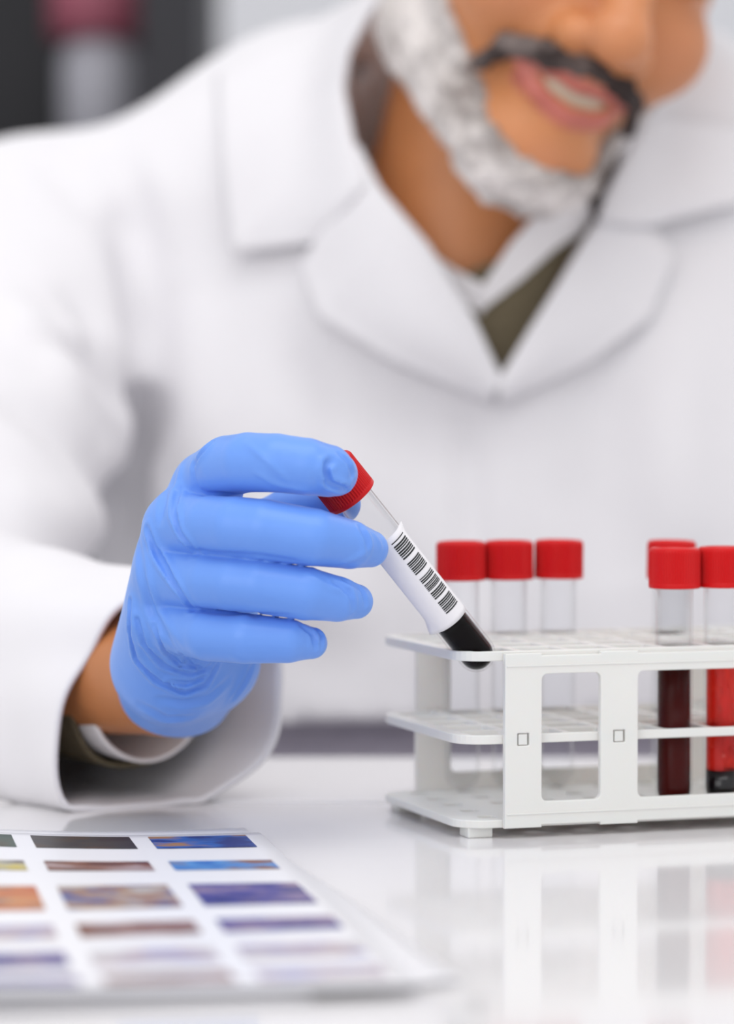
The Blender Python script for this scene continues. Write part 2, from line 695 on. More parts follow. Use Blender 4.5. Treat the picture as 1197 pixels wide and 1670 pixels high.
def hemi(r, z0, n=7):
    return [(r * math.sin(math.pi / 2 * i / n) + 1e-3, z0 + r - r * math.cos(math.pi / 2 * i / n)) for i in range(n + 1)]


def tube_wall():
    out = hemi(TR, 0) + [(TR, TL - 3)]
    inn = [(TR - 0.8, TL - 3)] + hemi(TR - 0.8, 0.8)[::-1]
    return lathe(out + inn, 48, None, True, True)


def cap_shape():
    rib = lambda k: 0.16 if k % 4 < 2 else -0.10
    pr = [(7.2, TL - 14.4), (8.9, TL - 14.6), (9.25, TL - 14.3), (9.3, TL - 13.2), (9.1, TL - 12.7, 1), (9.05, TL - 1.6, 1),
          (8.8, TL - 0.6), (8.2, TL - 0.1), (7.0, TL), (6.6, TL - 0.5), (0.01, TL - 0.5)]
    v, f = lathe(pr, 220, rib, False, False)
    return v, f + [tuple(range(220))[::-1]]


def liquid_shape(zt, meniscus=0.7):
    r = TR - 0.85
    return lathe(hemi(r, 0.85) + [(r, zt + meniscus), (r - 1.0, zt + 0.1), (0.01, zt)], 48)


def basis(tip, top, spin=0.0):
    A = Vector(top) - Vector(tip)
    A.normalize()
    Y = Vector((0, 1, 0)) - A * A.y
    Y.normalize()
    X = Y.cross(A)
    M = Matrix(((X.x, Y.x, A.x, tip[0]), (X.y, Y.y, A.y, tip[1]), (X.z, Y.z, A.z, tip[2]), (0, 0, 0, 1)))
    return M @ Matrix.Rotation(spin, 4, 'Z')


def make_tube(label, tip, top, group):
    M = basis(tip, top)
    t = thing('test_tube', label, 'test tube', tip, group)
    obj('tube_wall', *xf(tube_wall(), M), M_clear, t)
    c = obj('cap', *xf(cap_shape(), M), M_red, t, False)
    c['label'] = 'ribbed red screw cap'
    return t, M


ZD = 6.6
grp = 'red capped tubes standing in the rack'


def rack_tube(label, u, v, du=0.0, dv=0.0):
    return make_tube(label, tuple(rk(u, v, ZD)), tuple(rk(u + du, v + dv, ZD + TL)), grp)


t, M = rack_tube('red capped tube filled with dark red blood in the rack', 69.4, 10.8)
obj('blood', *xf(liquid_shape(53.5), M), M_blood, t)
t, M = rack_tube('red capped tube smeared bright red with black blood at its bottom', 88.3, 10.8)
obj('settled_blood', *xf(liquid_shape(12.5), M), M_serum, t)
r = TR - 1.0
obj('blood_film', *xf(lathe([(r, 12.0), (r, 30), (r, 54.0)], 48, None, False, False), M), M_film, t)
for u, du, lb in ((14.9, -0.8, 'empty red capped far-row tube partly behind the tilted barcode tube'),
                  (33.7, -0.4, 'empty red capped far-row tube between two other empty tubes'),
                  (52.6, 1.0, 'empty red capped far-row tube leaning slightly above the first rack window')):
    rack_tube(lb, u, V0 + 4 * VP, du)
rack_tube('empty clear red capped tube standing alone behind the blood filled tubes', 90.6, V0 + 3 * VP, 1.4)

# the tube held in the hand
TIP = P(795, 1088, 1116.5)
TOP = P(529, 753, 1093)
held, HM = make_tube('tilted red capped tube of black blood with a barcode label, held by the glove', tuple(TIP), tuple(TOP), None)
obj('blood', *xf(liquid_shape(36), HM), M_black, held)


def curved(phi0, phi1, z0, z1, r, n, nz=1, lift=None):
    V, F = [], []
    for j in range(nz + 1):
        z = z0 + (z1 - z0) * j / nz
        for i in range(n + 1):
            a = math.radians(phi0 + (phi1 - phi0) * i / n)
            rr = r + (lift(i / n, j / nz) if lift else 0)
            V.append((rr * math.sin(a), -rr * math.cos(a), z))
    for j in range(nz):
        for i in range(n):
            a = j * (n + 1) + i
            F.append((a, a + 1, a + n + 2, a + n + 1))
    return V, F


LZ0, LZ1 = 22.4, 61.5
flap = lambda s, q: 1.9 * max(0, 0.2 - s) / 0.2 * max(0, 1 - q * 7.0) + 1.3 * max(0, s - 0.9) / 0.1 * max(0, q - 0.9) / 0.1
lab = obj('label', *xf(curved(-96, 93, LZ0, LZ1, TR + 0.16, 40, 24, flap), HM), M_label, held)
lab['label'] = 'white paper label'
sm = lab.modifiers.new('thickness', 'SOLIDIFY')
sm.thickness = 0.00012
bars = []


def bar(p, w, ph0=4, ph1=61):
    z = LZ1 - p
    bars.append(curved(ph0, ph1, z - w, z, TR + 0.30, 8))


bar(2.3, 0.36)
for a, b, n in ((3.7, 9.5, 7), (11.4, 16.5, 7), (18.6, 20.5, 3), (21.3, 24.2, 5), (25.0, 27.8, 4), (29.3, 34.4, 7)):
    s = (b - a) / (n - 0.4)
    for k in range(n):
        bar(a + k * s, s * (0.66 if (k * 7 + n) % 3 else 0.48))
bc = obj('barcode', *xf(join(bars), HM), M_ink, lab)
bc['label'] = 'black printed barcode'

# ------------------------------------------------------------------ the person
person = thing('person', 'bearded person in white lab coat and blue glove leaning over the bench', 'person', (60, 1560, FLOOR + 450))

# --- head pose
yaw, pit, rol = math.radians(21), math.radians(7), math.radians(25)
Rz = np.array([[math.cos(yaw), -math.sin(yaw), 0], [math.sin(yaw), math.cos(yaw), 0], [0, 0, 1]])
Rx = np.array([[1, 0, 0], [0, math.cos(pit), -math.sin(pit)], [0, math.sin(pit), math.cos(pit)]])
Ry = np.array([[math.cos(rol), 0, math.sin(rol)], [0, 1, 0], [-math.sin(rol), 0, math.cos(rol)]])
HR = Ry @ Rx @ Rz
HC = np.array([94.0, 1480.0, 374.0])


def H(x, y, z):
    return HR @ np.array([x, y, z], float) + HC


def hloc(V):
    return (V - HC) @ HR


NECK = P(765, 430, 1535)
SH_R, EL_R = P(45, 455, 1600), P(-150, 1052, 1330)
WRIST = P(276, 1112, 1168)
OPEN = P(286, 1136, 1190)


def head_prims(o=0.0):
    L = [(ell(H(0, 8, 35), (73 + o, 96 + o, 84 + o), HR), 10),
         (ell(H(0, -28, -35), (58 + o, 64 + o, 76 + o), HR), 16)]
    for s in (-1, 1):
        L += [(cone(H(40 * s, -2, -72), H(14 * s, -70, -100), 20 + o, 20 + o), 14),
              (cone(H(38 * s, -62, -36), H(44 * s, -40, -30), 25 + o, 23 + o), 14),
              (cone(H(47 * s, 2, -15), H(40 * s, -2, -70), 16 + o, 19 + o), 12),
              (cone(H(10 * s, -92, 17), H(48 * s, -78, 18), 9 + o, 9 + o), 10)]
    L += [(ell(H(0, -76, -105), (24 + o, 22 + o, 20 + o), HR), 14),
          (cone(H(0, -84, -55), H(0, -80, -80), 20 + o, 18 + o), 14)]
    return L


body = Field((-330, 1080, -150), (330, 1680, 500), 3.2)
for p, k in head_prims():
    body.add(p, k)
# nose
body.add(cone(H(0, -88, 8), H(0, -114, -39), 9, 11.5), 8)
body.add(ell(H(0, -116, -41), (14, 13, 12), HR), 6)
for s in (-1, 1):
    body.add(ell(H(15 * s, -99, -46), (9, 13, 9), HR), 5)
    body.cut(ell(H(32 * s, -98, 0), (16, 14, 10), HR), 8)
    body.add(ell(H(77 * s, 16, -14), (8, 19, 32), HR), 6)
    body.cut(cone(H(24 * s, -97, -40), H(44 * s, -86, -62), 2.0, 2.0), 5)     # smile line
# lips, parted in a smile
for sg in (-1, 1):
    body.add(cone(H(31 * sg, -84, -63), H(16 * sg, -95, -66), 2.2, 3.2), 4)
    body.add(cone(H(16 * sg, -95, -66), H(0, -99, -67), 3.2, 3.4), 4)
    body.add(cone(H(30 * sg, -84, -65), H(16 * sg, -94, -76), 2.2, 4.2), 4)
    body.add(cone(H(16 * sg, -94, -76), H(0, -97, -80.5), 3.8, 4.2), 4)
    body.cut(cone(H(27 * sg, -88, -65), H(13 * sg, -96.5, -70.5), 1.0, 2.2), 1.5)
    body.cut(cone(H(13 * sg, -97, -70.5), H(0, -100, -72.5), 2.6, 3.0), 1.5)
    body.cut(cone(H(12 * sg, -94, -70.5), H(0, -97, -72.5), 2.2, 2.6), 1.5)
    # closed upper lid, looking down
    body.add(ell(H(32 * sg, -82, 0), (15, 13, 11), HR), 4)
# neck, trunk, arms
body.add(cone(H(4, 40, -62), NECK, 42, 58), 8)
body.add(cone(P(250, 520, 1610), P(1300, 560, 1610), 50, 50), 30)
body.add(ell(np.array([60, 1600, 60]), (150, 80, 190)), 40)
body.add(cone(SH_R, EL_R, 46, 38), 20)
body.add(cone(EL_R, WRIST, 36, 19.5), 8)
body.add(cone(WRIST, P(300, 1000, 1132), 17, 15), 8)
BV, BF = body.mesh()
hl = hloc(BV)
skin = np.array([0.60, 0.24, 0.090])
cols = np.tile(skin, (len(BV), 1))
inhead = (np.abs(hl[:, 0]) < 95) & (hl[:, 2] > -130) & (hl[:, 1] < 60)


def blob(c, r):
    return np.exp(-(((hl - np.array(c)) / np.array(r)) ** 2).sum(1))


pink = np.array([0.62, 0.255, 0.15])
w = np.clip(blob((42, -70, -36), (22, 30, 20)) + blob((-42, -70, -36), (22, 30, 20)) + blob((0, -114, -40), (16, 16, 14)) + 0.7 * blob((0, -100, -104), (18, 30, 14)), 0, 1)
cols = cols * (1 - 0.55 * w[:, None]) + pink * 0.55 * w[:, None]
mid = -67 + 0.0042 * hl[:, 0] ** 2           # smile curve of the upper lip
botm = -81 + 0.0155 * hl[:, 0] ** 2
front = (hl[:, 1] < -80) & (np.abs(hl[:, 0]) < 32)
lip = np.clip(1.5 * np.exp(-((hl[:, 2] - mid) / 4.0) ** 4) + 1.5 * np.exp(-((hl[:, 2] - botm) / 4.4) ** 4), 0, 1) * front
cols = cols * (1 - lip[:, None]) + np.array([0.52, 0.15, 0.115]) * lip[:, None]
for sg in (-1, 1):
    lash = np.exp(-((hl[:, 0] - 32 * sg) / 13) ** 4 - ((hl[:, 2] + 6 - 0.012 * (hl[:, 0] - 32 * sg) ** 2) / 2.2) ** 2) * (hl[:, 1] < -80)
    cols = cols * (1 - lash[:, None]) + np.array([0.04, 0.02, 0.015]) * lash[:, None]
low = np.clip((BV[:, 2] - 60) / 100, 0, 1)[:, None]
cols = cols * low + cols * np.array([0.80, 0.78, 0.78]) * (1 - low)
obj('body', BV, BF, M_skin, person, cols=cols)

# teeth
HM4 = Matrix.Translation(Vector(HC)) @ Matrix(HR.tolist()).to_4x4()
tv, tf = [], []
for x in np.linspace(-20, 20, 21):
    y = -97.6 + 0.016 * x * x
    tv += [(x, y, -66), (x, y - 0.4, -71), (x, y, -77), (x, y + 4, -77), (x, y + 4, -66)]
for i in range(20):
    for q in range(5):
        tf.append((i * 5 + q, i * 5 + (q + 1) % 5, i * 5 + 5 + (q + 1) % 5, i * 5 + 5 + q))
tf += [(4, 3, 2, 1, 0), (100, 101, 102, 103, 104)]
obj('teeth', *xf((tv, tf), HM4), M_teeth, person)
for s in (-1, 1):
    e = lathe([(0.01, -12)] + [(12 * math.sin(a), -12 * math.cos(a)) for a in np.linspace(0.2, 2.9, 14)] + [(0.01, 12)], 24)
    eo = obj('eyeball', *xf(e, HM4 @ Matrix.Translation((32 * s, -80.5, 0)) @ Matrix.Scale(0.9, 4)), M_eye, person)
    ir = lathe([(0.01, 12.4), (4, 12.0), (5.6, 10.9)], 24, None, True, False)
    obj('iris', *xf(ir, HM4 @ Matrix.Translation((32 * s, -80.5, 0)) @ Matrix.Scale(0.9, 4) @ Matrix.Rotation(math.radians(110), 4, 'X')), M_iris, eo)

# beard: a rough shell over jaw, chin and sideburns
bd = Field(H(0, -40, -75) - 115, H(0, -40, -75) + 115, 2.0)
for p, k in head_prims(3.6):
    bd.add(p, k)
g = np.stack(np.meshgrid(*bd.ax, indexing='ij'), -1)
gl = (g - HC) @ HR
ax = np.abs(gl[..., 0])
nz = noise3(gl, 5.0, 1) * 1.6 + noise3(gl, 2.6, 2) * 1.5
# cheek line runs from the sideburn down to the corner of the mouth
line = np.interp(gl[..., 1], [-110, -96, -82, -66, -50, -34, -20], [-106, -103, -92, -78, -58, -24, 25])
reg = gl[..., 2] - line + nz * 1.5
chin = np.sqrt((gl[..., 0] / 13) ** 2 + ((gl[..., 2] + 96) / 9) ** 2)
reg = np.maximum(reg, np.where(gl[..., 1] < -60, (1 - chin) * 9, -99))
reg = np.maximum(reg, gl[..., 1] - 26 + nz)
reg = np.maximum(reg, gl[..., 1] - gl[..., 2] - 118)
bd.F = np.maximum(bd.F + nz * 1.25 + 0.3, reg * 0.7).astype(np.float32)
V, Fc = bd.mesh()
l = hloc(V)
n1 = noise3(l, 14, 4)[:, None]
wv = np.array([0.76, 0.715, 0.69])
dk = np.array([0.20, 0.165, 0.15])
toward = np.clip((-l[:, 1] - 42) / 34, 0, 1) * np.clip((l[:, 2] + 116) / 20, 0, 1)
tt = np.clip(0.14 + 0.75 * toward[:, None] + 0.42 * n1 + 0.25 * noise3(l, 4, 11)[:, None], 0, 1)
obj('beard', V, Fc, M_beard, person, cols=wv * (1 - tt) + dk * tt)

# moustache and the small tuft under the lip
ms = Field(H(0, -95, -70) - 60, H(0, -95, -70) + 60, 1.6)
for s in (-1, 1):
    ms.add(cone(H(0, -102, -56), H(18 * s, -96, -59), 5.4, 6.2), 3)
    ms.add(cone(H(18 * s, -96, -59), H(34 * s, -83, -64), 6.2, 5.0), 3)
    ms.add(cone(H(34 * s, -83, -64), H(39 * s, -76, -76), 4.6, 3.4), 3)
ms.add(cone(H(-5, -93, -89), H(5, -93, -89), 3.2, 3.2), 3)
g = (np.stack(np.meshgrid(*ms.ax, indexing='ij'), -1) - HC) @ HR
ms.F += (noise3(g, 3.4, 5) * 1.7 + noise3(g, 7, 6) * 1.2).astype(np.float32)
V, Fc = ms.mesh()
l = hloc(V)
tt = np.clip(0.88 + 0.5 * noise3(l, 13, 9)[:, None] + 0.25 * noise3(l, 3, 8)[:, None], 0, 1)
obj('moustache', V, Fc, M_beard, person, cols=np.array([0.34, 0.28, 0.26]) * (1 - tt) + np.array([0.05, 0.038, 0.036]) * tt)

# hair and eyebrows (above the frame)
hr = Field(HC - 150, HC + 150, 3.0)
hr.add(ell(H(0, 12, 38), (81, 100, 91), HR), 6)
g = (np.stack(np.meshgrid(*hr.ax, indexing='ij'), -1) - HC) @ HR
hreg = np.minimum(g[..., 1] * -1 + 8, 55 - g[..., 2] - g[..., 1] * 0.3)
hr.F = np.maximum(hr.F + noise3(g, 7, 3) * 2, np.maximum(hreg * 0.8, -40 - g[..., 2])).astype(np.float32)
obj('hair', *hr.mesh(), M_hair, person)
for s in (-1, 1):
    ebf = Field(H(32 * s, -92, 22) - 40, H(32 * s, -92, 22) + 40, 1.8)
    ebf.add(cone(H(14 * s, -101, 19), H(34 * s, -97, 25), 4, 4.2), 3)
    ebf.add(cone(H(34 * s, -97, 25), H(52 * s, -84, 20), 4.2, 2.6), 3)
    obj('eyebrow', *ebf.mesh(), M_hair, person)

# --- lab coat
coat = Field((-330, 1290, -30), (400, 1700, 470), 4.0)
coat.add(ell(np.array([75, 1612, 130]), (215, 128, 230)), 20)
coat.add(ell(np.array([70, 1590, -40]), (205, 125, 240)), 60)
coat.add(cone(P(95, 440, 1605), P(500, 285, 1605), 58, 62), 30)
coat.add(cone(P(500, 285, 1605), P(1060, 330, 1605), 62, 66), 40)
coat.add(cone(P(1060, 330, 1605), P(1500, 480, 1620), 66, 62), 40)
coat.add(cone(SH_R, EL_R, 70, 58), 22)
coat.add(cone(EL_R, EL_R + (OPEN - EL_R) * 0.40, 56, 42), 16)
coat.add(cone(P(1500, 480, 1600), P(1560, 1050, 1480), 64, 56), 22)
NKT = H(0, 26, -70)
coat.add(cone(NECK + np.array([0, 6, -20]), NECK + (NKT - NECK) * 0.80 + np.array([0, 8, 0]), 82, 75), 22)
proxy = coat.F.copy()

# folds, pressed where the photograph shows them
D0, D1 = 1290, 1690
for pts, w_, a_ in (([(215, 380), (222, 520), (214, 700), (212, 860), (208, 960)], 13, 12),
                    ([(90, 560), (150, 600), (205, 660)], 9, 7),
                    ([(120, 490), (190, 590), (212, 640)], 8, 5),
                    ([(180, 250), (215, 330), (222, 420)], 10, 5),
                    ([(60, 240), (130, 300), (190, 380)], 12, 4),
                    ([(0, 480), (80, 560), (140, 660)], 12, -5),
                    ([(0, 640), (70, 690), (150, 760)], 12, 5),
                    ([(0, 800), (80, 840), (190, 850)], 14, -5),
                    ([(150, 780), (190, 830), (205, 900)], 10, 6),
                    ([(480, 560), (490, 680), (470, 820)], 12, 3),
                    ([(760, 690), (765, 800), (770, 980)], 7, 3.5),
                    ([(300, 480), (330, 700), (330, 900)], 20, -4),
                    ([(1000, 620), (980, 800), (1010, 960)], 18, 4),
                    ([(1110, 480), (1090, 700), (1120, 900)], 20, -5),
                    ([(560, 860), (620, 960), (640, 1080)], 18, 3),
                    ([(380, 1000), (480, 1060), (620, 1090)], 18, 4)):
    q = coat.on(pts, D0, D1)
    if len(q) > 1:
        coat.groove(q, w_, a_ * (1.15 if a_ > 9 else 1.5), 0.25 if a_ > 0 else 0.0)
# hem
zz = coat.ax[2][None, None, :]
xx = coat.ax[0][:, None, None]
coat.F = np.maximum(coat.F, 3 + 0.03 * xx - zz).astype(np.float32)
# neck opening and V
coat.cut(cone(NECK + (NKT - NECK) * -0.3 + np.array([0, -2, 0]), NKT + (NKT - NECK) * 0.8, 65, 73), 4)
DV = 1470.0


def tri2(pts):
    q = [P(a, b, DV) for a, b in pts]
    q = [(c[0] / DV, (c[2] - ZC) / DV) for c in q]
    yy = coat.ax[1][None, :, None]
    X, Z = xx / yy, (zz - ZC) / yy
    d = np.full(coat.F.shape, -1e9, np.float32)
    for i in range(len(q)):
        (x0, z0), (x1, z1) = q[i], q[(i + 1) % len(q)]
        n = np.array([z1 - z0, x0 - x1])
        n = n / np.linalg.norm(n)
        d = np.maximum(d, ((X - x0) * n[0] + (Z - z0) * n[1]) * DV)
    return d


vd = tri2([(815, 612), (1010, 355), (1010, 100), (575, 100), (575, 235)])
if vd.min() > -5:
    vd = tri2([(575, 235), (575, 100), (1010, 100), (1010, 355), (815, 612)])
wedge = np.maximum(vd, -(proxy + 16))
coat.F = np.maximum(coat.F, -wedge).astype(np.float32)
CV, CF = coat.mesh()
obj('lab_coat', CV, CF, M_coat, person)
prox = Field.__new__(Field)
prox.__dict__.update(coat.__dict__)
prox.F = proxy


def lin(pts, n):
    pts = np.asarray(pts, float)
    u = np.r_[0, np.cumsum(np.linalg.norm(np.diff(pts[:, :2], axis=0), axis=1))]
    q = np.linspace(0, u[-1], n)
    return np.stack([np.interp(q, u, pts[:, k]) for k in range(pts.shape[1])], -1)


def sheet(name, A, B, m, thick=2.6, n=40, k=18, bulge=0.0):
    """cloth leaf lying on the chest between two edge lines of (px, py, height above the chest in mm)"""
    a, b = lin(A, n), lin(B, n)
    t = np.linspace(0, 1, k)[:, None, None]
    g = a[None] * (1 - t) + b[None] * t
    d = prox.hit(g[..., 0], g[..., 1], D0, D1, 3.0)
    if np.isnan(d).any():
        for _ in range(60):
            e = np.pad(d, 1, constant_values=np.nan)
            nb = np.stack([e[:-2, 1:-1], e[2:, 1:-1], e[1:-1, :-2], e[1:-1, 2:]])
            ok = ~np.isnan(nb)
            av = np.where(ok, nb, 0).sum(0) / np.maximum(ok.sum(0), 1)
            d = np.where(np.isnan(d) & ok.any(0), av, d)
    # light smoothing
    for _ in range(6):
        e = np.pad(d, 1, mode='edge')
        d = (e[:-2, 1:-1] + e[2:, 1:-1] + e[1:-1, :-2] + e[1:-1, 2:]) / 4
    lift = g[..., 2] + bulge * np.sin(np.pi * t[..., 0])
    d = d - lift
    V = rays(g[..., 0], g[..., 1]) * d[..., None] + np.array([0, 0, ZC])
    V = V.reshape(-1, 3)
    F = [(j * n + i, j * n + i + 1, (j + 1) * n + i + 1, (j + 1) * n + i) for j in range(k - 1) for i in range(n - 1)]
    o = obj(name, V, F, m, person)
    s = o.modifiers.new('thickness', 'SOLIDIFY')
    s.thickness = thick * MM
    s.offset = 0
    return o


# pullover and shirt inside the V
sheet('pullover', [(735, 455, -9), (770, 530, -9), (815, 625, -8)], [(965, 362, -9), (900, 470, -9), (822, 625, -8)], M_sweater, 2.0)
sheet('shirt_collar', [(690, 405, -6), (742, 440, -6), (800, 470, -5)], [(700, 440, -8), (745, 490, -9), (786, 512, -8)], M_shirt, 2.0)
sheet('shirt_collar', [(790, 462, -4), (835, 395, -4), (880, 345, -4), (960, 330, -6)], [(784, 506, -6), (850, 455, -7), (905, 405, -7), (965, 368, -8)], M_shirt, 2.0)
# lapels
sheet('lapel', [(520, 395, 4), (490, 440, 9), (520, 520, 9), (640, 590, 8), (800, 655, 5)], [(585, 235, 4), (620, 305, 5), (700, 400, 5), (770, 515, 5), (818, 622, 5)], M_coat, 2.6, bulge=3)
sheet('lapel', [(1065, 372, 4), (1100, 420, 9), (1060, 520, 9), (960, 590, 7), (812, 660, 5)], [(985, 345, 4), (955, 385, 5), (905, 470, 5), (862, 540, 5), (815, 622, 5)], M_coat, 2.6, bulge=3)
# collar leaves
sheet('collar', [(352, 122, 2), (362, 260, 7), (380, 414, 10), (520, 394, 8)], [(655, -40, 6), (602, 25, 6), (572, 85, 6), (562, 145, 6), (578, 230, 7), (600, 300, 8)], M_coat, 3.0, bulge=5)
sheet('collar', [(1230, 210, 3), (1215, 330, 8), (1150, 345, 10), (1060, 366, 10)], [(1050, 190, 6), (1010, 270, 6), (985, 320, 6), (975, 362, 8)], M_coat, 3.0, bulge=5)

# trousers and lap behind the bench edge
tr = Field((-230, 1180, -330), (350, 1720, 40), 6.0)
tr.add(ell(np.array([60, 1590, -110]), (190, 120, 145)), 20)
for s in (-1, 1):
    tr.add(cone((60 + 95 * s, 1560, -150), (60 + 130 * s, 1260, -170), 85, 68), 30)
obj('trousers', *tr.mesh(), M_trousers, person)

# --- right forearm sleeve, pullover sleeve and shirt cuff
AX = OPEN - EL_R
ALEN = np.linalg.norm(AX)
AX = AX / ALEN
SIDE = np.cross(AX, [0, 0, 1.0])
SIDE /= np.linalg.norm(SIDE)
UPV = np.cross(SIDE, AX)


def sleeve(name, start, end, rfun, m, thick, n=96, k=60, floor=None, skew=None):
    V = []
    for j in range(k + 1):
        t = start + (end - start) * j / k
        for i in range(n):
            a = 2 * math.pi * i / n
            rr = rfun(t, a)
            c = EL_R + AX * (t * ALEN + (skew(a) * max(0, (t - 0.75) / 0.25) if skew else 0))
            p = c + SIDE * (rr * math.cos(a)) + UPV * (rr * math.sin(a))
            if floor is not None and p[2] < floor(p):
                p[2] = floor(p) + 0.06 * (p[2] - floor(p))
            V.append(p)
    F = [(j * n + i, j * n + (i + 1) % n, (j + 1) * n + (i + 1) % n, (j + 1) * n + i) for j in range(k) for i in range(n)]
    o = obj(name, V, F, m, person)
    s = o.modifiers.new('thickness', 'SOLIDIFY')
    s.thickness = thick * MM
    s.offset = -1
    return o


def coat_r(t, a):
    r_ = 52 + (41.0 - 52) * min(1, t)
    if t < 0.3:
        r_ -= 14 * (1 - t / 0.3) ** 2
    r_ += 1.6 * math.sin(3 * a + 9 * t) * t + 1.1 * math.sin(7 * a - 5 * t) * t * t
    r_ += 1.5 * math.sin(22 * t + 2 * math.sin(a)) * (1 - t)
    b = (a - math.radians(312) + math.pi) % (2 * math.pi) - math.pi
    c_ = (a + math.pi) % (2 * math.pi) - math.pi
    r_ += 13 * math.exp(-(b / 0.5) ** 2) * min(1, t * 2) * min(1, t * 3) - 4 * math.exp(-((c_ - 0.25) / 0.5) ** 2) * t
    return r_


table_z = lambda p: 1.6 + 0.9 * max(0, math.sin(p[0] * 0.16))
sl = sleeve('coat_sleeve', 0.0, 1.0, coat_r, M_coat, 2.2, floor=table_z, skew=lambda a: -13 * math.cos(a) + 4 * math.sin(a))
sleeve('pullover_sleeve', 0.5, 0.86, lambda t, a: 29.0 + 0.6 * math.sin(5 * a), M_sweater, 2.0, floor=lambda p: 5.0)
sleeve('shirt_cuff', 0.5, 0.915, lambda t, a: 26.0 + 0.5 * math.sin(2 * a + 1), M_shirt, 1.6, floor=lambda p: 8.0)

# --- the gloved right hand
GD = 0.0
gf = Field(P(180, 1215, 1120) - np.array([8, 70, 5]), P(660, 690, 1120) + np.array([5, 100, 8]), 0.72)


def finger(pts, k=0.4):
    """pts: px, py, depth, radius (mm); returns the finger as a field of its own"""
    t = Field.__new__(Field)
    t.__dict__.update(gf.__dict__)
    t.F = np.full(gf.F.shape, 60.0, np.float32)
    for a, b in zip(pts[:-1], pts[1:]):
        t.add(cone(P(*a[:3]), P(*b[:3]), a[3], b[3]), k)
    return t.F


def smin(a, b, k):
    t = np.clip(0.5 + 0.5 * (a - b) / k, 0, 1)
    return (a * (1 - t) + b * t - k * t * (1 - t)).astype(np.float32)


# back of the hand and wrist
for a, b, ra, rb, k in (((285, 1088, 1138), (345, 1078, 1150), 16, 14.5, 8), ((285, 1098, 1142), (268, 1122, 1176), 18, 19.5, 8),
                        ((345, 1085, 1150), (300, 1125, 1180), 15, 18, 8),
                        ((280, 1075, 1138), (338, 800, 1108), 15.5, 12, 12), ((278, 1075, 1135), (290, 865, 1103), 15.5, 12.2, 10),
                        ((275, 1078, 1135), (275, 942, 1103), 15.5, 11.8, 10), ((275, 1082, 1135), (268, 1014, 1107), 15.5, 11.5, 10),
                        ((335, 1060, 1155), (365, 880, 1142), 15, 13, 12), ((355, 900, 1136), (350, 1010, 1138), 15, 14, 10)):
    gf.add(cone(P(*a), P(*b), ra, rb), k)
palm = gf.F.copy()
FI = finger([(338, 790, 1108, 11.4), (372, 760, 1089, 10.4), (405, 754, 1079, 10.1), (450, 755, 1073, 9.9), (500, 761, 1072, 9.6), (535, 768, 1075, 8.8), (547, 773, 1079, 7.6)])
FM = finger([(292, 858, 1100, 11.6), (345, 858, 1083, 10.3), (385, 860, 1075, 10.35), (430, 864, 1071, 10.3), (510, 876, 1070, 9.7), (570, 888, 1078, 8.3), (603, 895, 1086, 6.4)])
FR = finger([(278, 940, 1100, 11.2), (345, 949, 1081, 9.4), (380, 952, 1075, 9.3), (420, 956, 1072, 9.2), (500, 968, 1071, 8.9), (550, 977, 1076, 7.7), (580, 981, 1081, 6.0)])
FL = finger([(272, 1012, 1104, 10.0), (340, 1036, 1083, 8.8), (400, 1041, 1075, 8.6), (470, 1045, 1074, 7.5), (508, 1049, 1077, 5.4)])
FT = finger([(340, 960, 1152, 14), (405, 885, 1138, 11.5), (470, 838, 1126, 9.2), (535, 824, 1115, 8.2), (556, 822, 1112, 7.0)])
fingers = smin(smin(FI, FM, 0.3), smin(FR, FL, 0.3), 0.3)
gf.F = smin(smin(palm, fingers, 3.5), FT, 4.0)


def gl_on(pts):
    return gf.on(pts, 1045, 1210)


